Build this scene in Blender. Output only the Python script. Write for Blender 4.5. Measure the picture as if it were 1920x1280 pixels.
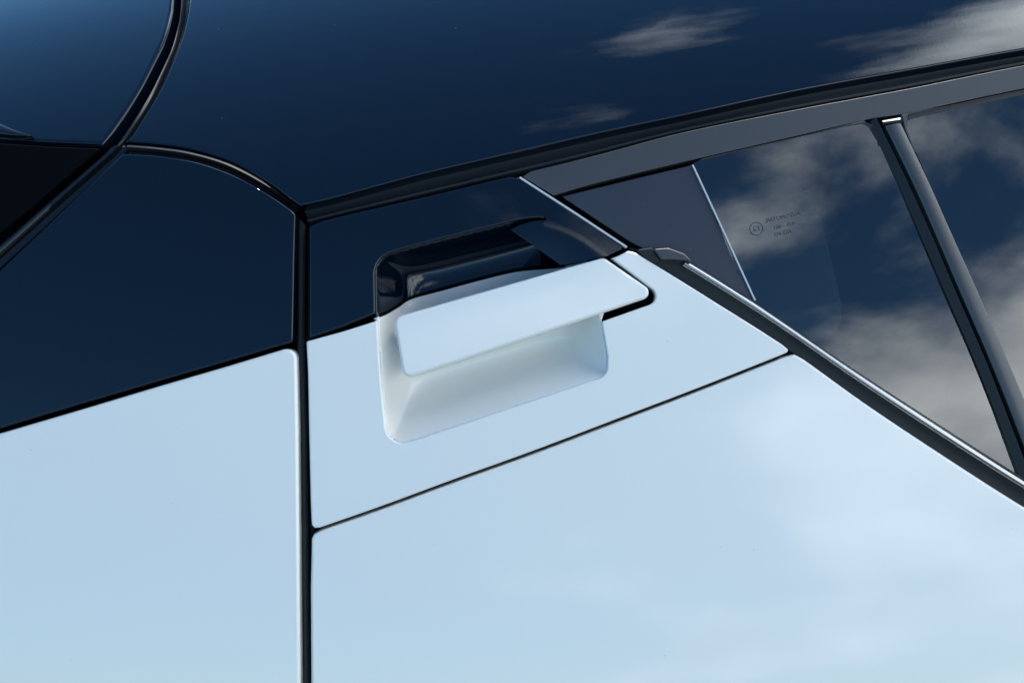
import bpy, bmesh, math, random
import numpy as np
from mathutils import Vector, Matrix
from mathutils.geometry import delaunay_2d_cdt

scene = bpy.context.scene
COL = scene.collection
for o in list(bpy.data.objects):
    bpy.data.objects.remove(o)

# ------------------------------------------------------------------ camera
# body frame: u = along the car, v = up the leaning flank, n = out of the flank
LEAN = math.radians(35)                 # how far the flank's normal points up
ORIGIN = Vector((0, 0, 1.12))           # middle of the handle area, metres above ground
K = 0.0004                              # metres of flank for one layout unit
HFOV = math.radians(45)
DIST = 960 * K / math.tan(HFOV / 2)
AX_U = Vector((1, 0, 0))
AX_N = Vector((0, -math.cos(LEAN), math.sin(LEAN)))
AX_V = Vector((0, math.sin(LEAN), math.cos(LEAN)))
M_BODY = Matrix((AX_U, AX_V, AX_N)).transposed().to_4x4()
M_BODY.translation = ORIGIN

cam_data = bpy.data.cameras.new('camera')
cam = bpy.data.objects.new('camera', cam_data)
COL.objects.link(cam)
cam_data.sensor_width = 36
cam_data.lens = 18 / math.tan(HFOV / 2)
cam_data.clip_start = 0.02
cam_data.clip_end = 2000
cam.matrix_world = M_BODY @ Matrix.Translation((0, 0, DIST))
scene.camera = cam

# ------------------------------------------------------------------ sky, sun, exposure
SUN_EL, SUN_AZ = math.radians(49.8), math.radians(20)     # behind the car, so this flank is in open shade
world = bpy.data.worlds.new('World')
scene.world = world
world.use_nodes = True
wn = world.node_tree
wn.nodes.clear()
def W(t, **kw):
    n = wn.nodes.new(t)
    for k, v in kw.items():
        setattr(n, k, v)
    return n
def wl(a, b):
    wn.links.new(a, b)
def wmath(op, a, b=None, c=None, clamp=False):
    n = W('ShaderNodeMath', operation=op, use_clamp=clamp)
    for i, x in enumerate((a, b, c)):
        if x is None: continue
        if isinstance(x, (int, float)): n.inputs[i].default_value = x
        else: wl(x, n.inputs[i])
    return n.outputs[0]
sky = W('ShaderNodeTexSky', sky_type='NISHITA')
sky.sun_disc = False
sky.sun_elevation = SUN_EL
sky.sun_rotation = SUN_AZ
sky.altitude = 200
sky.air_density = 1.0
sky.dust_density = 0.0
sky.ozone_density = 4.0
tc = W('ShaderNodeTexCoord')
sep = W('ShaderNodeSeparateXYZ'); wl(tc.outputs['Generated'], sep.inputs[0])
zc = wmath('ADD', wmath('MAXIMUM', sep.outputs[2], 0.0), 0.55)
cx = wmath('DIVIDE', sep.outputs[0], zc)
cy = wmath('DIVIDE', sep.outputs[1], zc)
cmb = W('ShaderNodeCombineXYZ'); wl(cx, cmb.inputs[0]); wl(cy, cmb.inputs[1])
cmb.inputs[2].default_value = 11.2
mp = W('ShaderNodeMapping'); wl(cmb.outputs[0], mp.inputs[0])
mp.inputs['Location'].default_value = (0.0, 0.0, 0.0)
n1 = W('ShaderNodeTexNoise'); wl(mp.outputs[0], n1.inputs['Vector'])
n1.inputs['Scale'].default_value = 2.7; n1.inputs['Detail'].default_value = 9; n1.inputs['Roughness'].default_value = 0.55
n1.inputs['Distortion'].default_value = 0.25
n2 = W('ShaderNodeTexNoise'); wl(mp.outputs[0], n2.inputs['Vector'])
n2.inputs['Scale'].default_value = 4.2; n2.inputs['Detail'].default_value = 6
# a broken cloud bank over the sky ahead of the car, clear sky behind it
bias = wmath('ADD', wmath('MULTIPLY', wmath('ADD', cx, -0.20), 0.42), wmath('MULTIPLY', wmath('ADD', wmath('MAXIMUM', cy, -0.45), 0.25), 0.14))
bias = wmath('MINIMUM', wmath('MAXIMUM', bias, -0.24), 0.10)
cov = wmath('ADD', n1.outputs['Fac'], bias)
mask = W('ShaderNodeMapRange', interpolation_type='SMOOTHSTEP'); wl(cov, mask.inputs['Value'])
mask.inputs['From Min'].default_value = 0.47; mask.inputs['From Max'].default_value = 0.70
ccol = W('ShaderNodeMix', data_type='RGBA')
shade = W('ShaderNodeMapRange'); wl(n2.outputs['Fac'], shade.inputs['Value'])
shade.inputs['From Min'].default_value = 0.35; shade.inputs['From Max'].default_value = 0.65
wl(shade.outputs[0], ccol.inputs[0])
ccol.inputs[6].default_value = (6.8, 7.7, 8.5, 1)
ccol.inputs[7].default_value = (15.0, 16.0, 16.6, 1)
# clouds towards the sun are lit through and brighter
dotn = W('ShaderNodeVectorMath', operation='DOT_PRODUCT'); wl(tc.outputs['Generated'], dotn.inputs[0])
dotn.inputs[1].default_value = (math.sin(SUN_AZ) * math.cos(SUN_EL), math.cos(SUN_AZ) * math.cos(SUN_EL), math.sin(SUN_EL))
lit = wmath('ADD', wmath('MULTIPLY', wmath('POWER', wmath('MAXIMUM', dotn.outputs['Value'], 0.0), 2.5), 2.2), 1.0)
csc = W('ShaderNodeVectorMath', operation='SCALE'); wl(ccol.outputs[2], csc.inputs[0]); wl(lit, csc.inputs['Scale'])
tint = W('ShaderNodeMix', data_type='RGBA', blend_type='MULTIPLY'); tint.inputs[0].default_value = 1.0   # cool camera white balance
wl(sky.outputs[0], tint.inputs[6]); tint.inputs[7].default_value = (0.58, 0.91, 1.02, 1)
mixc = W('ShaderNodeMix', data_type='RGBA')
wl(mask.outputs[0], mixc.inputs[0]); wl(tint.outputs[2], mixc.inputs[6]); wl(csc.outputs[0], mixc.inputs[7])
bg = W('ShaderNodeBackground'); wl(mixc.outputs[2], bg.inputs[0])
bg.inputs[1].default_value = 0.15
wo = W('ShaderNodeOutputWorld'); wl(bg.outputs[0], wo.inputs[0])

sd = bpy.data.lights.new('sun', 'SUN')
sd.energy = 3.0; sd.angle = math.radians(0.53); sd.color = (1, 0.95, 0.88)
sun = bpy.data.objects.new('sun', sd); COL.objects.link(sun)
sv = Vector((math.sin(SUN_AZ) * math.cos(SUN_EL), math.cos(SUN_AZ) * math.cos(SUN_EL), math.sin(SUN_EL)))
sun.rotation_euler = sv.to_track_quat('Z', 'Y').to_euler()
sun.location = sv * 20

vs = scene.view_settings
vs.view_transform = 'Standard'; vs.look = 'None'; vs.exposure = 0.55; vs.gamma = 1.0
vs.use_curve_mapping = False
scene.render.engine = 'CYCLES'

# ------------------------------------------------------------------ materials
def new_mat(name):
    m = bpy.data.materials.new(name); m.use_nodes = True
    nt = m.node_tree
    return m, nt, nt.nodes['Principled BSDF']
def setp(b, **kw):
    for k, v in kw.items():
        b.inputs[k.replace('_', ' ')].default_value = v
def add_specks(nt, b, base, speck, scale, size, amount):
    """sparse dust specks: colour and a little roughness"""
    t = nt.nodes.new('ShaderNodeTexCoord')
    v = nt.nodes.new('ShaderNodeTexVoronoi'); v.inputs['Scale'].default_value = scale
    nt.links.new(t.outputs['Object'], v.inputs['Vector'])
    r = nt.nodes.new('ShaderNodeMapRange'); r.interpolation_type = 'SMOOTHSTEP'
    nt.links.new(v.outputs['Distance'], r.inputs['Value'])
    r.inputs['From Min'].default_value = size; r.inputs['From Max'].default_value = size * 0.45
    s = nt.nodes.new('ShaderNodeSeparateColor'); nt.links.new(v.outputs['Color'], s.inputs[0])
    g = nt.nodes.new('ShaderNodeMath'); g.operation = 'LESS_THAN'; g.inputs[1].default_value = amount
    nt.links.new(s.outputs[0], g.inputs[0])
    mu = nt.nodes.new('ShaderNodeMath'); mu.operation = 'MULTIPLY'
    nt.links.new(r.outputs[0], mu.inputs[0]); nt.links.new(g.outputs[0], mu.inputs[1])
    mx = nt.nodes.new('ShaderNodeMix'); mx.data_type = 'RGBA'
    nt.links.new(mu.outputs[0], mx.inputs[0])
    mx.inputs[6].default_value = base; mx.inputs[7].default_value = speck
    nt.links.new(mx.outputs[2], b.inputs['Base Color'])
    return t
def add_peel(nt, b, t, scale, strength, coat=True):
    n = nt.nodes.new('ShaderNodeTexNoise'); n.inputs['Scale'].default_value = scale; n.inputs['Detail'].default_value = 2
    nt.links.new(t.outputs['Object'], n.inputs['Vector'])
    bp = nt.nodes.new('ShaderNodeBump'); bp.inputs['Strength'].default_value = strength
    bp.inputs['Distance'].default_value = 0.001
    nt.links.new(n.outputs['Fac'], bp.inputs['Height'])
    if coat: nt.links.new(bp.outputs[0], b.inputs['Coat Normal'])
    nt.links.new(bp.outputs[0], b.inputs['Normal'])
MAT = {}
m, nt, b = new_mat('white_paint'); MAT['white'] = m
setp(b, Roughness=0.45, Coat_Weight=1.0, Coat_Roughness=0.03, Coat_IOR=1.5)
t = add_specks(nt, b, (0.88, 0.83, 0.74, 1), (0.50, 0.50, 0.48, 1), 120, 0.07, 0.03)
add_peel(nt, b, t, 260, 0.013)
def add_film(nt, b, t, lo, hi, scale=38):
    n = nt.nodes.new('ShaderNodeTexNoise'); n.inputs['Scale'].default_value = scale; n.inputs['Detail'].default_value = 7; n.inputs['Roughness'].default_value = 0.7
    nt.links.new(t.outputs['Object'], n.inputs['Vector'])
    r = nt.nodes.new('ShaderNodeMapRange'); nt.links.new(n.outputs['Fac'], r.inputs['Value'])
    r.inputs['From Min'].default_value = 0.45; r.inputs['From Max'].default_value = 0.75
    r.inputs['To Min'].default_value = lo; r.inputs['To Max'].default_value = hi
    nt.links.new(r.outputs[0], b.inputs['Coat Roughness'])
add_film(nt, b, t, 0.02, 0.09)
m, nt, b = new_mat('black_paint'); MAT['black'] = m
setp(b, Roughness=0.5, Coat_Weight=1.0, Coat_Roughness=0.015, Coat_IOR=1.52, Specular_IOR_Level=0.0)
t = add_specks(nt, b, (0.0012, 0.0045, 0.011, 1), (0.09, 0.09, 0.09, 1), 110, 0.07, 0.05)
add_peel(nt, b, t, 260, 0.013)
add_film(nt, b, t, 0.008, 0.05)
m, nt, b = new_mat('satin_black'); MAT['satin'] = m
setp(b, Roughness=0.38, Specular_IOR_Level=0.75)
t = add_specks(nt, b, (0.036, 0.037, 0.039, 1), (0.10, 0.10, 0.10, 1), 140, 0.08, 0.05)
add_peel(nt, b, t, 1500, 0.03, False)
m, nt, b = new_mat('slate_plastic'); MAT['slate'] = m
setp(b, Roughness=0.42, Specular_IOR_Level=0.6)
t = add_specks(nt, b, (0.015, 0.022, 0.036, 1), (0.09, 0.09, 0.10, 1), 200, 0.10, 0.10)
add_peel(nt, b, t, 2200, 0.08, False)
m, nt, b = new_mat('rubber'); MAT['rubber'] = m
setp(b, Roughness=0.45, Specular_IOR_Level=0.35)
t = add_specks(nt, b, (0.010, 0.011, 0.012, 1), (0.05, 0.05, 0.05, 1), 260, 0.12, 0.1)
m, nt, b = new_mat('gloss_trim'); MAT['gloss'] = m
setp(b, Base_Color=(0.006, 0.006, 0.007, 1), Roughness=0.12)
m, nt, b = new_mat('bright_trim'); MAT['chrome'] = m
setp(b, Base_Color=(0.42, 0.42, 0.42, 1), Metallic=1.0, Roughness=0.22)
m, nt, b = new_mat('shell_black'); MAT['shell'] = m
setp(b, Base_Color=(0.002, 0.002, 0.003, 1), Roughness=0.6, Specular_IOR_Level=0.05)
m, nt, b = new_mat('cabin_dark'); MAT['cabin'] = m
setp(b, Base_Color=(0.010, 0.010, 0.012, 1), Roughness=0.8)
m, nt, b = new_mat('seat_fabric'); MAT['seat'] = m
setp(b, Base_Color=(0.36, 0.42, 0.44, 1), Roughness=0.9)
m, nt, b = new_mat('glass_print'); MAT['print'] = m
setp(b, Base_Color=(0.035, 0.050, 0.065, 1), Roughness=0.5)
m, nt, b = new_mat('pale_edge'); MAT['pedge'] = m
setp(b, Base_Color=(0.52, 0.54, 0.53, 1), Roughness=0.25)  # pane's cut edge, and the highlight painted along the handle panel's rim
# tinted glass: fresnel reflection over a tinted transparent pane
m = bpy.data.materials.new('tinted_glass'); m.use_nodes = True; MAT['glass'] = m
nt = m.node_tree; nt.nodes.clear()
out = nt.nodes.new('ShaderNodeOutputMaterial'); mixs = nt.nodes.new('ShaderNodeMixShader')
fr = nt.nodes.new('ShaderNodeFresnel'); fr.inputs[0].default_value = 2.15
tr = nt.nodes.new('ShaderNodeBsdfTransparent'); tr.inputs[0].default_value = (0.27, 0.32, 0.33, 1)
gl = nt.nodes.new('ShaderNodeBsdfGlossy'); gl.inputs['Roughness'].default_value = 0.0
nt.links.new(fr.outputs[0], mixs.inputs[0]); nt.links.new(tr.outputs[0], mixs.inputs[1]); nt.links.new(gl.outputs[0], mixs.inputs[2])
nt.links.new(mixs.outputs[0], out.inputs[0])
m, nt, b = new_mat('asphalt'); MAT['asphalt'] = m
nz = nt.nodes.new('ShaderNodeTexNoise'); nz.inputs['Scale'].default_value = 60; nz.inputs['Detail'].default_value = 6
rp = nt.nodes.new('ShaderNodeValToRGB'); rp.color_ramp.elements[0].color = (0.035, 0.035, 0.036, 1); rp.color_ramp.elements[1].color = (0.085, 0.083, 0.08, 1)
nt.links.new(nz.outputs['Fac'], rp.inputs[0]); nt.links.new(rp.outputs[0], b.inputs['Base Color']); setp(b, Roughness=0.9)

# ------------------------------------------------------------------ the flank's surfaces (metres, body frame)
def f_body(u, v):
    return -(v * v) / (2 * 1.7) - (u * u) / (2 * 5.0)
def roof_line(u):                        # crown of the roof starts along this line
    return 0.050 + 0.19 * (u + 0.16)
def f_roof(u, v):
    h = np.maximum(0.0, v - roof_line(u))
    return f_body(u, v) - h * h / (2 * 0.31) + 0.004
def f_glass(u, v):
    return f_body(u, v) * 0.75 - 0.007 - 0.02 * (u - 0.2)
def f_frame(u, v):
    return f_body(u, v) - 0.0035
SURF = {'body': f_body, 'roof': f_roof, 'glass': f_glass, 'frame': f_frame}

def S(q, surf='body', off=None):
    """layout coordinates (N,2) -> points (N,3) on a surface; off = height field added to it (metres)"""
    q = np.asarray(q, float).reshape(-1, 2)
    a = (q[:, 0] - 960) * K; bb = (640 - q[:, 1]) * K
    f = SURF[surf] if isinstance(surf, str) else surf
    o = 0.0 if off is None else (off(q) if callable(off) else off)
    n = np.zeros(len(q))
    for _ in range(8):
        t = (DIST - n) / DIST
        n = f(a * t, bb * t) + o
    t = (DIST - n) / DIST
    return np.stack([a * t, bb * t, n], 1)
def unit(a):
    return a / np.maximum(np.linalg.norm(a, axis=-1, keepdims=True), 1e-12)
def NRM(q, surf='body', off=None, e=0.6):
    q = np.asarray(q, float).reshape(-1, 2)
    dx = S(q + (e, 0), surf, off) - S(q - (e, 0), surf, off)
    dy = S(q - (0, e), surf, off) - S(q + (0, e), surf, off)
    return unit(np.cross(dx, dy))

# ------------------------------------------------------------------ outlines
def cr(pts, step=9.0):
    """smooth curve through points"""
    p = np.asarray(pts, float)
    p = np.vstack([2 * p[0] - p[1], p, 2 * p[-1] - p[-2]])
    out = []
    for i in range(1, len(p) - 2):
        n = max(1, int(np.linalg.norm(p[i + 1] - p[i]) / step))
        for k in range(n):
            t = k / n
            out.append(0.5 * (2 * p[i] + (p[i + 1] - p[i - 1]) * t + (2 * p[i - 1] - 5 * p[i] + 4 * p[i + 1] - p[i + 2]) * t * t
                              + (3 * p[i] - p[i - 1] - 3 * p[i + 1] + p[i + 2]) * t ** 3))
    out.append(p[-2])
    return [tuple(x) for x in out]
def rs(pts, n):
    """resample a polyline to n points, evenly by length"""
    p = np.asarray(pts, float)
    d = np.r_[0, np.cumsum(np.linalg.norm(np.diff(p, axis=0), axis=1))]
    s = np.linspace(0, d[-1], n)
    return np.stack([np.interp(s, d, p[:, 0]), np.interp(s, d, p[:, 1])], 1)
def fillet(pts, closed=True):
    """pts: (x, y) or (x, y, r); rounds the corners that carry a radius"""
    out = []
    n = len(pts)
    for i, p in enumerate(pts):
        if len(p) < 3 or p[2] <= 0:
            out.append((p[0], p[1])); continue
        c = np.array(p[:2], float); a = np.array(pts[i - 1][:2], float); b2 = np.array(pts[(i + 1) % n][:2], float)
        da, db = unit(a - c), unit(b2 - c)
        ang = math.acos(max(-1, min(1, float(da @ db))))
        L = min(p[2] / math.tan(ang / 2), np.linalg.norm(a - c) * 0.49 if len(pts[i-1]) > 2 else np.linalg.norm(a - c), np.linalg.norm(b2 - c) * 0.9)
        s, e = c + da * L, c + db * L
        for k in range(9):
            t = k / 8
            # rational arc
            w = math.sin(ang / 2)
            den = (1 - t) ** 2 + 2 * w * t * (1 - t) + t * t
            out.append(tuple(((1 - t) ** 2 * s + 2 * w * t * (1 - t) * c + t * t * e) / den))
    return out
def dens(pts, flags=None, step=12.0):
    out, fo = [], []
    n = len(pts)
    for i in range(n):
        a = np.array(pts[i], float); b2 = np.array(pts[(i + 1) % n], float)
        L = np.linalg.norm(b2 - a)
        if L < 0.05: continue
        k = max(1, int(L / step))
        f0 = True if flags is None else flags[i]
        f1 = True if flags is None else flags[(i + 1) % n]
        for j in range(k):
            out.append(tuple(a + (b2 - a) * j / k)); fo.append(f0 if j == 0 else (f0 and f1))
    return out, fo
def inside(poly, q):
    poly = np.asarray(poly); q = np.asarray(q)
    x, y = q[:, 0], q[:, 1]
    c = np.zeros(len(q), bool)
    px, py = poly[:, 0], poly[:, 1]
    j = len(poly) - 1
    for i in range(len(poly)):
        if py[i] != py[j]:
            m2 = ((py[i] > y) != (py[j] > y)) & (x < (px[j] - px[i]) * (y - py[i]) / (py[j] - py[i]) + px[i])
            c ^= m2
        j = i
    return c
def dist_poly(poly, q, closed=True):
    poly = np.asarray(poly, float); q = np.asarray(q, float)
    best = np.full(len(q), 1e9)
    n = len(poly)
    for i in range(n if closed else n - 1):
        a, b2 = poly[i], poly[(i + 1) % n]
        ab = b2 - a; L = ab @ ab
        if L < 1e-9: continue
        t = np.clip(((q - a) @ ab) / L, 0, 1)
        best = np.minimum(best, np.linalg.norm(q - (a + t[:, None] * ab), axis=1))
    return best

# ------------------------------------------------------------------ mesh builders
def link(name, me, mat, parent):
    o = bpy.data.objects.new(name, me)
    if mat: me.materials.append(MAT[mat] if isinstance(mat, str) else mat)
    COL.objects.link(o)
    if parent is not None: o.parent = parent
    return o
def make_mesh(name, V, F, N=None, sharp=None):
    V = np.asarray(V, float)
    if N is not None:
        N = np.asarray(N, float); G = []
        for f in F:
            a, b2, c = V[f[0]], V[f[1]], V[f[2]]
            g = np.cross(b2 - a, c - a)
            if len(f) == 4: g = g + np.cross(c - a, V[f[3]] - a)
            G.append(tuple(reversed(f)) if g @ N[list(f)].sum(0) < 0 else tuple(f))
        F = G
    me = bpy.data.meshes.new(name)
    me.from_pydata([tuple(x) for x in V], [], [tuple(int(i) for i in f) for f in F])
    me.update()
    for p in me.polygons: p.use_smooth = True
    if N is not None:
        me.normals_split_custom_set_from_vertices([tuple(x) for x in N])
    elif sharp is not None:
        me.set_sharp_from_angle(angle=math.radians(sharp))
    return me
def panel(name, outline, mat, parent, surf='body', off=None, r=4.0, depth=0.012, grid=26.0, flags=None, step=12.0, under=False, rk=None, shallow=None):
    """a pressed panel: skin on the surface, rolled rim of radius r (layout units), return flange of given depth"""
    P, fl = dens(outline, flags, step)
    sh = [False] * len(P) if shallow is None else dist_poly(np.array(shallow), np.asarray(P), False) < 1.0
    P = np.asarray(P); fl = np.asarray(fl)
    area = 0.5 * np.sum(P[:, 0] * np.roll(P[:, 1], -1) - np.roll(P[:, 0], -1) * P[:, 1])
    sgn = 1.0 if area > 0 else -1.0
    e0 = unit(P - np.roll(P, 1, 0)); e1 = unit(np.roll(P, -1, 0) - P)
    n0 = np.stack([-e0[:, 1], e0[:, 0]], 1) * sgn; n1_ = np.stack([-e1[:, 1], e1[:, 0]], 1) * sgn
    mdir = unit(n0 + n1_)
    mit = 1.0 / np.clip((mdir * n0).sum(1), 0.45, 1)
    rr = np.where(fl, r, 0.0)
    inn = P + mdir * (rr * mit)[:, None]
    lo, hi = P.min(0), P.max(0)
    gx = np.arange(lo[0] + grid * 0.5, hi[0], grid); gy = np.arange(lo[1] + grid * 0.5, hi[1], grid)
    g = np.stack(np.meshgrid(gx, gy), -1).reshape(-1, 2)
    g = g[inside(inn, g)]
    if len(g): g = g[dist_poly(inn, g) > grid * 0.35]
    pts = [Vector(p) for p in inn] + [Vector(p) for p in g]
    nb = len(inn)
    res = delaunay_2d_cdt(pts, [(i, (i + 1) % nb) for i in range(nb)], [], 1, 1e-5)
    q = np.array([tuple(v) for v in res[0]]); tris = [tuple(f) for f in res[2]]
    V = list(S(q, surf, off)); N = list(NRM(q, surf, off)); F = list(tris)
    # rim
    if r > 0 or depth > 0:
        base = S(inn, surf, off); bn = NRM(inn, surf, off)
        edge = S(P, surf, off); en = NRM(P, surf, off)
        outd = S(P - mdir * 1.0, surf, off) - S(P + mdir * 1.0, surf, off)
        outd = unit(outd - en * (outd * en).sum(1, keepdims=True))
        rings = []
        na = 5 if r > 0 else 1
        rh = r * K if rk is None else rk
        for k in range(na):
            a = (math.pi / 2) * k / (na - 1) if na > 1 else math.pi / 2
            qq = P + mdir * (rr * mit * (1 - math.sin(a)))[:, None]
            pos = S(qq, surf, off) - en * (rh * (1 - math.cos(a)))
            rings.append((pos, unit(en * math.cos(a) + outd * math.sin(a))))
        dd = np.where(np.asarray(sh), rh + 0.0003, depth)[:, None]
        rings.append((edge - en * dd, outd))
        if under:
            far = S(P + mdir * (rr * mit * 3 + 6)[:, None], surf, off) - en * depth
            rings.append((edge - en * depth, -en)); rings.append((far, -en))
        for k in range(len(rings)):
            o0 = len(V); V += list(rings[k][0]); N += list(rings[k][1])
            if k:
                if under and k == len(rings) - 2: continue
                p0 = o0 - nb
                for i in range(nb):
                    j = (i + 1) % nb
                    if fl[i] and fl[j]:
                        F.append((p0 + i, p0 + j, o0 + j, o0 + i))
    return link(name, make_mesh(name, V, F, N), mat, parent)
def ribbon(name, A, B, prof, mat, parent, surf='body', n=60, sharp=40, caps=False, by_y=False):
    """strip between two edge curves; prof = [(t across, height in metres)...]"""
    if by_y:
        A = np.asarray(A); B = np.asarray(B)
        ta = np.linspace(A[0, 1], A[-1, 1], n); tb = np.linspace(B[0, 1], B[-1, 1], n)
        A = np.stack([np.interp(ta, A[:, 1], A[:, 0]), ta], 1); B = np.stack([np.interp(tb, B[:, 1], B[:, 0]), tb], 1)
    else:
        A = rs(A, n); B = rs(B, n)
    V, F = [], []
    m2 = len(prof)
    for t, h in prof:
        q = A + (B - A) * t
        V += list(S(q, surf) + NRM(q, surf) * h)
    for j in range(m2 - 1):
        for i in range(n - 1):
            F.append((j * n + i, j * n + i + 1, (j + 1) * n + i + 1, (j + 1) * n + i))
    if caps:
        F.append(tuple(j * n for j in range(m2))); F.append(tuple(j * n + n - 1 for j in reversed(range(m2))))
    V = np.array(V)
    f = F[len(F) // 2]
    g = np.cross(V[f[1]] - V[f[0]], V[f[2]] - V[f[0]])
    me = make_mesh(name, V, F, None, sharp)
    bm = bmesh.new(); bm.from_mesh(me); bmesh.ops.recalc_face_normals(bm, faces=bm.faces[:]); bm.to_mesh(me); bm.free()
    tot = sum((p.normal.z * p.area for p in me.polygons))
    if tot < 0: me.flip_normals()
    return link(name, me, mat, parent)
def bulge(h0, h1, k=9, t0=0.0, t1=1.0, skirt=0.006):
    """rounded profile: height h0 at the sides, h1 in the middle"""
    pr = [(t0, h0 - skirt)]
    for i in range(k):
        x = i / (k - 1)
        pr.append((t0 + (t1 - t0) * x, h0 + (h1 - h0) * math.sqrt(max(0, 1 - (2 * x - 1) ** 2))))
    pr.append((t1, h0 - skirt))
    return pr
def rev(p): return list(reversed(p))
def shift(p, dx, dy): return [(x + dx, y + dy) for x, y in p]

# ------------------------------------------------------------------ the ground
bm = bmesh.new()
bmesh.ops.create_grid(bm, x_segments=8, y_segments=8, size=400)
me = bpy.data.meshes.new('ground'); bm.to_mesh(me); bm.free()
ground = link('ground', me, 'asphalt', None); ground['kind'] = 'structure'

# ------------------------------------------------------------------ the car
car = bpy.data.objects.new('parked_car', None); COL.objects.link(car)
car.matrix_world = M_BODY
car['label'] = 'white car with glossy black roof, seen close at its rear door handle'
car['category'] = 'car'
def part(o, label=None):
    if label: o['label'] = label
    return o

# shared edge curves
ROOF_LOW = cr([(562, 386), (600, 378), (640, 368), (720, 346), (800, 325), (960, 288), (1120, 251), (1280, 217), (1493, 171), (1707, 132), (1920, 94), (2150, 58), (2400, 24)], 14)
FRAME_TOP = cr([(578, 421), (640, 405), (800, 368), (967, 328), (1120, 291), (1280, 249), (1493, 206), (1707, 166), (1920, 123), (2150, 84), (2400, 48)], 14)
SEAM_TOP = cr([(234, 266), (250, 267), (300, 272), (353, 280), (427, 302), (500, 341), (540, 370), (562, 386)], 8)
SEAM_LOW = cr([(229, 289), (262, 290), (300, 293), (370, 305), (440, 330), (500, 363), (546, 394)], 8)
GATE_R = cr([(372, -340), (366, -120), (354, 0), (350, 30), (340, 70), (325, 110), (308, 150), (290, 185), (268, 220), (248, 252), (234, 266)], 8)
GATE_L = cr([(330, -340), (332, -120), (325, 0), (321, 32), (309, 75), (290, 115), (267, 160), (240, 205), (212, 246), (192, 272)], 8)
SPLIT = [(1174, 465), (1140, 480), (1052, 500)]      # two-tone line right of the recess
PIL_LOW = cr([(549, 641), (420, 679), (300, 714), (150, 758), (0, 803), (-400, 922)], 14)
QTR_TOP = cr([(552, 649), (420, 688), (300, 723), (150, 768), (0, 812), (-400, 932)], 14)

# --- roof side panel
out = rev(GATE_R) + [(372, -340), (2400, -340)] + rev(ROOF_LOW)[0:] + rev(SEAM_TOP)[1:]
roof = panel('roof_panel', out, 'black', car, surf='roof', r=4.5, depth=0.016)
part(roof, 'glossy black roof side panel reflecting blue sky and clouds')

# --- tailgate corner
out = GATE_L + [(90, 268), (0, 262), (-400, 240), (-400, -340)]
gate = panel('tailgate', out, 'black', car, surf='roof', r=8.0, depth=0.016, rk=0.0036)
part(gate, 'glossy black tailgate corner')
out = [(186, 279), (90, 275), (0, 269), (-400, 247), (-400, 760), (-160, 570), (0, 437), (60, 388), (130, 328)]
g = panel('tailgate_glass', out, 'shell', gate, surf='body', off=-0.010, r=2.0, depth=0.006)
# lip of the spoiler end
ribbon('spoiler_lip', cr([(-120, 205), (-40, 222), (0, 231), (25, 243), (62, 258)]), cr([(-120, 252), (-40, 256), (0, 258), (25, 261), (62, 263)]),
       bulge(-0.001, 0.004, 9), 'gloss', gate, surf='roof', n=24)
# seals in the tailgate gap
mid = [(0.5 * (a[0] + b2[0]), 0.5 * (a[1] + b2[1])) for a, b2 in zip(rs(GATE_L, 60), rs(GATE_R, 60))]
ribbon('tailgate_seal', rs(GATE_L, 60), rs(GATE_R, 60), [(0.0, -0.016), (0.12, -0.010), (0.30, -0.0075), (0.42, -0.009), (0.5, -0.012), (0.58, -0.0085), (0.72, -0.006), (0.9, -0.009), (1, -0.016)], 'gloss', gate, surf='roof')
LOW_A = cr([(200, 268), (130, 328), (60, 388), (0, 440), (-160, 576), (-400, 776)])
LOW_B = cr([(238, 270), (228, 288), (113, 396), (0, 503), (-180, 668), (-400, 870)])
ribbon('tailgate_side_seal', LOW_A, LOW_B, [(0, -0.02), (0.06, -0.0105), (0.2, -0.008), (0.34, -0.0085), (0.5, -0.012), (0.72, -0.012), (0.86, -0.009), (1.0, -0.016)], 'gloss', gate)

# --- black pillar panel and white quarter panel
out = SEAM_LOW + fillet([(546, 394), (554, 402, 6), (552, 480), (549, 641)], False)[1:] + PIL_LOW[1:] + [(-400, 880), (-180, 672), (0, 507), (113, 400)]
pillar = panel('pillar_panel', out, 'black', car, r=3.5, depth=0.014)
part(pillar, 'glossy black rear pillar panel')
out = fillet([(300, 723), (420, 688), (556, 647, 20), (559, 800), (563, 1280), (566, 1800), (-400, 1800), (-400, 932), (-200, 872), (0, 812), (150, 768)])
quarter = panel('quarter_panel', out, 'white', car, r=7.0, depth=0.014, rk=0.0024)
part(quarter, 'white painted rear quarter panel')

# --- rear door: lower skin
BELT_W = cr([(1180, 466), (1240, 503), (1330, 559), (1478, 653), (1631, 762), (1797, 872), (1920, 950), (2100, 1058), (2400, 1230)], 12)
SEAM_D = cr([(600, 989), (720, 947), (850, 899), (1000, 845), (1150, 788), (1310, 727), (1472, 663)], 10)
up = shift(SEAM_D, 1, 6)
bw = [p for p in BELT_W if p[0] > 1500]
out = [(584, 1010), (588, 1002)] + up + [(1483, 666), (1490, 664)] + bw + [(2400, 1800), (586, 1800), (583, 1280), (582, 1100)]
door = panel('rear_door', out, 'white', car, r=6.0, depth=0.014, rk=0.0020)
part(door, 'white lower skin of the rear door')

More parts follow.
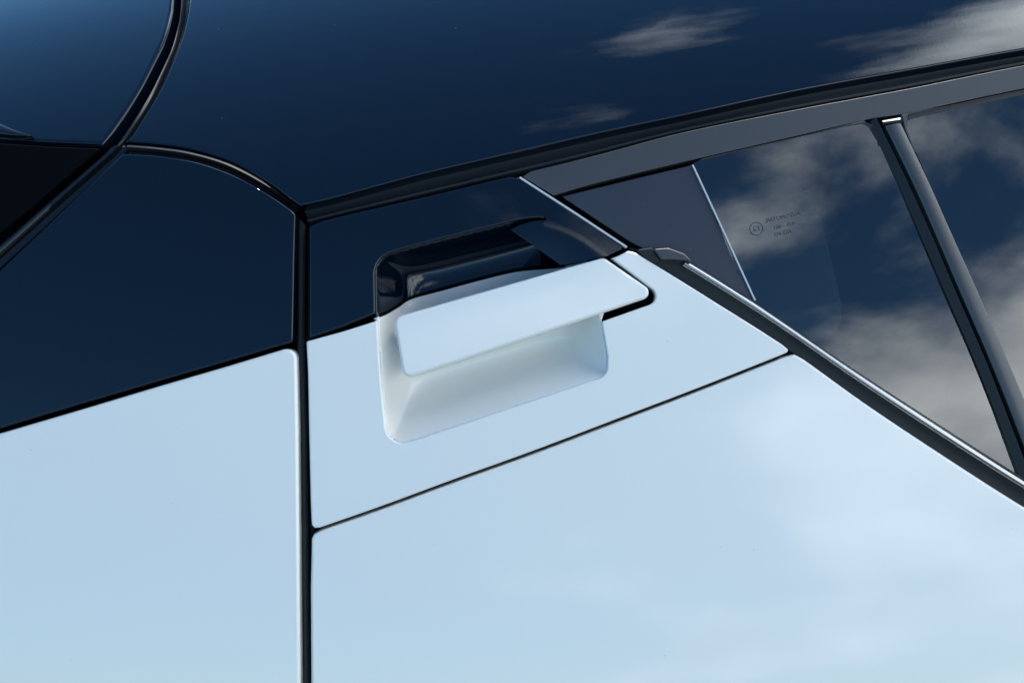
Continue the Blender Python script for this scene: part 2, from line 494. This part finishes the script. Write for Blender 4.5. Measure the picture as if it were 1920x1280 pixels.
# --- handle panel, white half
LEFT_WALL = cr([(708, 604), (711, 660), (716, 730), (723, 795)], 8)
BOT = fillet([(716, 730), (727, 842, 34), (1141, 703, 24), (1128, 603)], False)
BOT = BOT[1:-1]
SLOT = fillet([(1128, 603), (1247, 561, 17), (1146, 482)], False)
hole = [(707, 601)] + LEFT_WALL[:-1] + BOT + [(1139, 668), (1128, 603)] + SLOT[1:-1] + [(1146, 484)]
bw2 = [p for p in BELT_W if p[0] < 1470]
out = [(574, 640)] + [(640, 622)] + hole + [(1160, 479), (1178, 470)] + bw2[1:] + fillet([(1462, 643), (1482, 657, 5), (1466, 667)], False)[1:-1] + rev(SEAM_D)[1:] + [(590, 990), (584, 984), (582, 940), (579, 800), (577, 700)]
hp = panel('handle_panel_lower', out, 'white', door, r=4.0, depth=0.010, rk=0.0015, grid=22, step=8, shallow=[(707, 601)] + LEFT_WALL[:-1] + BOT + [(1139, 668), (1128, 603)])
part(hp, 'white lower half of the handle panel')

# --- handle panel, black half
TOPW = cr([(704, 588), (703, 530), (704, 505), (713, 487), (733, 474), (800, 455), (880, 435), (950, 418), (985, 411), (1012, 409), (1026, 412)], 7)
FACB = cr([(1026, 412), (1062, 424), (1098, 444), (1128, 466), (1142, 478)], 8)
out0 = [(580, 634), (640, 614)] + TOPW
fl0 = [True] * (len(out0) - 1) + [False]
out1 = FACB[1:]; fl1 = [False] * len(out1)
DIAG = [(1174, 463), (1080, 401), (975, 333)]
out2 = DIAG + rev([p for p in FRAME_TOP if 600 < p[0] < 960]) + [(580, 424)]
fl2 = [True] * len(out2)
hpb = panel('handle_panel_upper', out0 + out1 + out2, 'black', door, r=4.0, depth=0.010, flags=fl0 + fl1 + fl2, grid=22, step=8, shallow=TOPW[:-9])
part(hpb, 'glossy black upper half of the handle panel')
ribbon('panel_edge_highlight', [(976, 331), (1080, 398), (1177, 462)], [(973, 334), (1077, 401), (1174, 465)], [(0, -0.006), (0.05, 0.0002), (0.95, 0.0002), (1, -0.006)], 'pedge', door, n=30)  # pale colour stands in for the bright highlight on the panel's diagonal rim
# sloping facet behind the recess
def facet_off(q):
    d = dist_poly(np.array(FACB), q, closed=False)
    x = np.clip(d / 95.0, 0, 1)
    return -0.0050 * x * x * (1.6 - 0.6 * x)
fo = [(1026, 412)] + cr([(1026, 412), (1000, 414), (975, 421), (956, 430)], 7)[1:] + [(1000, 461), (1052, 498)]
ffl = [False] + [True] * (len(fo) - 1)
fo2 = [(1142, 479)] + rev(FACB)[1:-1]
facet = panel('recess_facet', fo + fo2, 'black', door, off=facet_off, r=2.0, depth=0.026, flags=ffl + [False] * len(fo2), grid=12, step=8)

# --- recess bowl (two-tone, one shape)
BOWL = np.array([(700, 598)] + LEFT_WALL[:-1] + BOT + [(1139, 668), (1128, 600), (1142, 560), (1142, 478), (1052, 498), (1000, 461), (956, 430), (975, 419), (950, 418)] + rev(TOPW)[4:])
RIM = np.array([(1128, 600), (1139, 668)] + rev(BOT) + rev(LEFT_WALL[:-1]) + [(704, 596)] + TOPW[:-6])
L_LEFT = np.array([(703, 380), (703, 505), (708, 604), (716, 730), (727, 900)])
L_BOT = np.array([(600, 885), (727, 842), (1141, 703), (1300, 650)])
L_RIGHT = np.array([(1150, 800), (1141, 703), (1128, 603), (1118, 540)])
L_TOP = np.array([(560, 516), (703, 480), (733, 472), (950, 418), (1060, 391)])
def ss(x):
    x = np.clip(x, 0, 1); return x * x * (3 - 2 * x)
def wall(d, w, p):
    x = np.clip(d / w, 0, 1); return 1 - (1 - x) ** p
def bowl_off(q):
    dl = dist_poly(L_LEFT, q, False); db = dist_poly(L_BOT, q, False); dr = dist_poly(L_RIGHT, q, False); dt = dist_poly(L_TOP, q, False)
    xs = [np.maximum(dl / 60, 1e-3), np.maximum(db / 88, 1e-3), np.maximum(dr / 84, 1e-3), np.maximum(dt / 40, 1e-3), np.ones(len(q)) * 1.0]
    a = sum(x ** -4.5 for x in xs) ** (-1 / 4.5)      # planar walls meeting in soft creases
    a = a * (1 - np.exp(-dist_poly(RIM, q, False) / 4.0))
    d = q[:, 1] - (648 - 0.292 * (q[:, 0] - 760))        # swelling added behind the grip: upper slope catches light, lower slope shades the hollow
    return -0.0021 - 0.046 * a + 0.031 * np.exp(-(d / 48) ** 2) * a * a
SPLIT_IN = cr([(700, 597), (724, 588), (748, 574), (772, 559), (830, 543), (900, 524), (968, 508), (1034, 502), (1060, 499)], 6)
low = [p for p in SPLIT_IN] + [(1100, 488), (1142, 478), (1142, 560), (1128, 600), (1139, 668)] + rev(BOT) + rev(LEFT_WALL[:-1])
bl = panel('recess_lower', low, 'white', door, off=bowl_off, r=0, depth=0, grid=5.0, step=4)
upp = [(956, 430), (1000, 461), (1056, 499)] + rev(SPLIT_IN)[1:] + [(701, 588)] + TOPW[1:-3]
bu = panel('recess_upper', upp, 'black', door, off=bowl_off, r=0, depth=0, grid=5.0, step=4)
# painted-over joint along the two-tone edge inside the hollow
edge_q = [p for p in SPLIT_IN if p[0] > 706]
panel('two_tone_edge', shift(edge_q, 0, -5) + rev(shift(edge_q, 0, 2)), 'shell', door, off=lambda q: bowl_off(q) + 0.0006, r=0, depth=0, grid=50, step=5)
part(bl, 'white lower half of the hollow behind the handle'); part(bu, 'black upper half of the hollow behind the handle')
# floor of the slot round the handle's pivot
panel('handle_slot', [(1100, 590), (1250, 570), (1252, 548), (1150, 470), (1100, 480)], 'shell', door, off=-0.012, r=0, depth=0, grid=30)

# --- the handle
def handle_off(q):
    x = np.clip((1228 - q[:, 0]) / 490, 0, 1)
    return 0.0004 + 0.0030 * x + np.clip((q[:, 1] - (690 - 0.305 * (q[:, 0] - 740) - 50)) * K * 0.10, -0.004, 0.004) * np.clip(x * 2.5, 0, 1)
ho = fillet([(737, 594, 17), (1132, 481, 15), (1235, 552, 14), (756, 711, 16)])
handle = panel('door_handle', ho, 'white', door, off=handle_off, r=7.0, depth=0.014, rk=0.0042, grid=16, step=6, under=True)
part(handle, 'white flush pull handle bridging the hollow')

# --- door frame, slate corner, seals
FRAME_LOW = cr([(1038, 366), (1120, 343), (1280, 304), (1493, 255), (1627, 224), (1707, 211), (1920, 166), (2150, 126), (2400, 88)], 14)
ft = [p for p in FRAME_TOP if p[0] > 990]
out = [(980, 331)] + ft + rev(FRAME_LOW)
frame = panel('window_frame', out, 'satin', car, surf='frame', r=1, depth=0.010, rk=0.0003)
part(frame, 'satin black upper frame of the rear door window')
slate = panel('corner_cover', [(1053, 368), (1180, 337), (1298, 309), (1355, 434), (1416, 566), (1400, 590), (1280, 510), (1180, 452)], 'slate', frame, surf='frame', off=-0.002, r=2.5, depth=0.006)
part(slate, 'matte slate coloured corner cover beside the rear window')
# roof channel seal between roof and door
cA = ROOF_LOW; cB = FRAME_TOP
ribbon('roof_channel_seal', cA, cB, [(0.0, -0.02), (0.03, -0.013), (0.3, -0.0135), (0.55, -0.012), (0.62, -0.0065), (0.70, -0.0045), (0.80, -0.0045), (0.88, -0.0065), (0.95, -0.009), (1.02, -0.014)], 'rubber', car, n=150)
ribbon('pillar_seam_seal', SEAM_TOP, SEAM_LOW, [(0.0, -0.014), (0.1, -0.0065), (0.28, -0.005), (0.45, -0.0065), (0.6, -0.0115), (1.05, -0.013)], 'rubber', car, n=60)
# door gap seal
ribbon('door_gap_seal', [(553, 404), (551, 640), (558, 800), (563, 1280), (566, 1800)], [(577, 425), (575, 640), (579, 800), (583, 1280), (586, 1800)],
       [(0, -0.02), (0.02, -0.010), (0.2, -0.0085), (0.45, -0.0085), (0.62, -0.010), (0.66, -0.02), (1, -0.02)], 'rubber', car, n=80)

# --- windows
GLASS_TOP = cr([(1307, 320), (1375, 302), (1440, 284), (1520, 264), (1575, 253), (1604, 252), (1627, 264), (1642, 284)], 7)
GLASS_R = cr([(1642, 284), (1650, 303), (1697, 405), (1762, 551), (1824, 690), (1890, 878), (1960, 1090)], 12)
BELT_G = cr([(1186, 420), (1299, 489), (1417, 563), (1587, 679), (1762, 793), (1920, 893), (2100, 1002), (2400, 1176)], 12)
out = [(1301, 310)] + GLASS_TOP + [(x + 12, y) for x, y in GLASS_R[1:]] + [(1960, 940), (1587, 700), (1412, 575)]
out = [(1300, 305), (1620, 226), (1660, 290), (1716, 405), (1780, 551), (1842, 690), (1908, 878), (1932, 938), (1587, 705), (1408, 585), (1355, 440)]
glass = panel('window_glass', out, 'glass', car, surf='glass', r=0, depth=0, grid=30)
part(glass, 'tinted rear door window reflecting broken cloud')
# bright cut edge of the pane / cover
ribbon('glass_edge_strip', [(1297, 309), (1355, 434), (1414, 563)], [(1301, 309), (1359, 434), (1418, 563)], [(0, -0.005), (0.1, 0.0), (0.9, 0.0), (1, -0.010)], 'pedge', slate, surf='frame', n=20)
# top run seal of the window with its rounded corner
TOPS = [(1302, 306)] + [p for p in FRAME_LOW if 1310 < p[0] < 1600] + [(1625, 226), (1652, 236), (1660, 262)]
ribbon('window_run_seal', TOPS, [(1304, 322)] + GLASS_TOP, [(0, -0.004), (0.15, -0.0045), (0.5, -0.005), (0.85, -0.0065), (1, -0.010)], 'rubber', glass, n=70)
ribbon('window_side_seal', [(1638, 222), (1660, 262), (1731, 408), (1786, 536), (1845, 672), (1900, 822), (1985, 1060)], [(1636, 276)] + GLASS_R, [(0, -0.004), (0.3, -0.0045), (0.5, -0.007), (0.8, -0.008), (1, -0.011)], 'rubber', glass, n=80, by_y=True)
# division bar
BAR_L = cr([(1660, 236), (1716, 351), (1763, 458), (1800, 545), (1857, 676), (1915, 822), (2005, 1060)], 12)
BAR_R = cr([(1690, 230), (1741, 337), (1770, 402), (1796, 460), (1836, 549), (1893, 680), (1923, 752), (2048, 1060)], 12)
RID_L = cr([(1634, 226), (1650, 258), (1713, 405), (1776, 551), (1836, 690), (1908, 878), (1974, 1060)], 12)
RID_R = cr([(1645, 219), (1655, 240), (1710, 353), (1757, 458), (1794, 545), (1851, 676), (1908, 822), (1998, 1060)], 12)
bar = ribbon('division_bar', BAR_L, BAR_R, [(0, -0.008), (0.02, -0.001), (0.1, 0.0), (0.5, 0.0006), (0.9, 0.0), (0.98, -0.001), (1, -0.008)], 'satin', car, n=80, by_y=True)
part(bar, 'satin black bar between the two side windows')
ribbon('division_bar_ridge', RID_L, RID_R, [(0, -0.008), (0.12, -0.0045), (0.45, -0.0035), (0.8, -0.0018), (0.95, -0.0014), (1, -0.007)], 'rubber', bar, n=80, by_y=True)
ribbon('division_bar_cap', [(1654, 226), (1689, 220), (1691, 228)], [(1656, 233), (1688, 229), (1691, 230)], [(0, -0.006), (0.05, -0.0005), (0.5, 0.0008), (0.95, -0.0005), (1, -0.006)], 'satin', bar, n=12)
# second pane, on the far side of the bar
G2L = cr([(1700, 222), (1716, 270), (1757, 361), (1801, 460), (1845, 549), (1898, 680), (1926, 750), (2050, 1060)], 12)
out = [(1690, 214), (1920, 168), (2400, 90), (2400, 1190), (2060, 985), (1990, 930)] + [(x - 6, y) for x, y in rev(G2L)[2:]]
glass2 = panel('front_window_glass', [(1690, 214), (1920, 172), (2400, 95), (2400, 1190), (2060, 985), (1960, 850), (1890, 680), (1795, 460), (1710, 270)], 'glass', car, surf='glass', r=0, depth=0, grid=30)
part(glass2, 'tinted side window ahead of the division bar')
GT2 = cr([(1705, 240), (1720, 232), (1920, 192), (2150, 154), (2400, 118)], 14)
ribbon('front_run_seal', [p for p in FRAME_LOW if p[0] > 1690], GT2, [(0, -0.004), (0.3, -0.004), (0.6, -0.0055), (1, -0.010)], 'rubber', glass2, n=60)
ribbon('front_side_seal', BAR_R, G2L, [(0, -0.008), (0.5, -0.007), (1, -0.009)], 'rubber', glass2, n=70, by_y=True)
ribbon('front_seal_corner', [(1689, 216), (1700, 245), (1718, 284)], [(1712, 211), (1706, 238), (1720, 285)], [(0, -0.006), (0.3, -0.0035), (0.7, -0.0035), (1, -0.008)], 'satin', glass2, n=20)

# --- belt trim
BELT_GS = cr([(1184, 462), (1215, 462), (1245, 466), (1299, 489), (1417, 563), (1587, 679), (1762, 793), (1920, 893), (2100, 1002), (2400, 1176)], 12)
ribbon('belt_seal', BELT_W, BELT_GS, [(-0.05, -0.012), (0.02, -0.006), (0.30, -0.0055), (0.48, -0.0038), (0.60, -0.0028), (0.66, -0.006)], 'rubber', car, n=160)
bA = [(1250, 482)] + [p for p in BELT_W if p[0] > 1270]; bB = [p for p in BELT_G if p[0] > 1285]
ch = ribbon('belt_trim', [(1262, 517)] + [p for p in BELT_W if p[0] > 1275], [(1292, 485)] + [p for p in BELT_G if p[0] > 1310], [(0.60, -0.006)] + [(0.60 + 0.30 * i / 10, -0.0030 + 0.0034 * math.sin(math.pi * (0.12 + 0.78 * i / 10))) for i in range(11)] + [(0.93, -0.006)], 'chrome', car, n=150)
part(ch, 'bright metal strip along the foot of the window')
ribbon('belt_inner_lip', [p for p in shift(BELT_G, -4, 5) if p[0] > 1270], [p for p in shift(BELT_G, 0, -1) if p[0] > 1274], [(0, -0.006), (0.2, -0.003), (0.6, -0.003), (1, -0.012)], 'rubber', ch, n=150)
cap = panel('belt_end_cap', fillet([(1224, 466, 3), (1254, 464, 10), (1284, 475, 8), (1302, 493, 2), (1288, 489, 4), (1262, 487, 6), (1240, 487, 3)]), 'satin', ch, off=0.0030, r=4, depth=0.008, rk=0.0022, grid=8, step=4)
panel('belt_end_foot', fillet([(1192, 468, 3), (1222, 464, 3), (1238, 487, 3), (1228, 495, 2), (1206, 482, 2)]), 'rubber', ch, off=0.0005, r=3, depth=0.008, rk=0.0016, grid=8, step=4)

# ------------------------------------------------------------------ shell behind the gaps, cabin behind the glass
shell_out = [(-400, -340), (2400, -340), (2400, 60), (1700, 190), (1640, 200), (1280, 285), (1040, 350), (1180, 470), (1420, 620), (1900, 940), (2400, 1250), (2400, 1800), (-400, 1800)]
shell = panel('body_shell', shell_out, 'shell', car, surf='roof', off=-0.080, r=0, depth=0, grid=60, step=60)
V = []
cab = [(960, 250), (2500, -60), (2500, 1350), (1180, 520)]
q0 = S(np.array(cab), 'glass', -0.015); q1 = q0.copy(); q1[:, 2] -= 0.9
V = list(q0) + list(q1)
F = [(0, 1, 5, 4), (1, 2, 6, 5), (2, 3, 7, 6), (3, 0, 4, 7), (4, 5, 6, 7)]
link('cabin_lining', make_mesh('cabin_lining', V, F, None, 20), 'cabin', car)
# head restraint of the back seat behind the glass
bm = bmesh.new()
bmesh.ops.create_icosphere(bm, subdivisions=4, radius=1)
for v in bm.verts:
    c = [math.copysign(abs(x) ** 0.40, x) for x in v.co]
    v.co = Vector((c[0] * 0.056 * (1.08 - 0.12 * c[1]), c[1] * 0.075, c[2] * 0.03))
me = bpy.data.meshes.new('head_restraint'); bm.to_mesh(me); bm.free()
for p in me.polygons: p.use_smooth = True
hr = link('head_restraint', me, 'seat', car)
c0 = S(np.array([(1420, 500)]), 'glass', -0.14)[0]
hr.location = c0; hr.rotation_euler = (0.15, 0.1, math.radians(12))

# printed mark on the pane (mirrored, as read from outside)
def text_part(body, q, size, ang, parent):
    cu = bpy.data.curves.new('glass_mark', 'FONT'); cu.body = body; cu.size = size * K; cu.align_x = 'CENTER'; cu.align_y = 'CENTER'
    cu.resolution_u = 2
    ob = bpy.data.objects.new('glass_mark', cu); COL.objects.link(ob)
    dg = bpy.context.evaluated_depsgraph_get()
    me2 = bpy.data.meshes.new_from_object(ob.evaluated_get(dg))
    bpy.data.objects.remove(ob); bpy.data.curves.remove(cu)
    o = link('glass_mark', me2, 'print', parent)
    p = S(np.array([q]), 'glass')[0]; nn = NRM(np.array([q]), 'glass')[0]
    zax = Vector(nn); xax = (Vector((math.cos(ang), math.sin(ang), 0)) - zax * 0).normalized()
    xax = (xax - zax * xax.dot(zax)).normalized(); yax = zax.cross(xax)
    M = Matrix((-xax, yax, zax)).transposed().to_4x4(); M.translation = Vector(p) + zax * 0.0004
    o.matrix_local = M
    return o
TA = math.radians(13)
text_part('AUTOMOTIVE', (1468, 407), 11, TA, glass)
text_part('43R - 001', (1470, 423), 11, TA, glass)
text_part('AS2 M2', (1468, 437), 11, TA, glass)
text_part('E2', (1418, 429), 14, TA, glass)
ring = [(1418 + 13 * math.cos(a), 429 + 13 * math.sin(a)) for a in np.linspace(0, 2 * math.pi, 41)]
ring2 = [(1418 + 11.4 * math.cos(a), 429 + 11.4 * math.sin(a)) for a in np.linspace(0, 2 * math.pi, 41)]
ribbon('glass_mark', ring, ring2, [(0, 0.0004), (1, 0.0004)], 'print', glass, surf='glass', n=41)
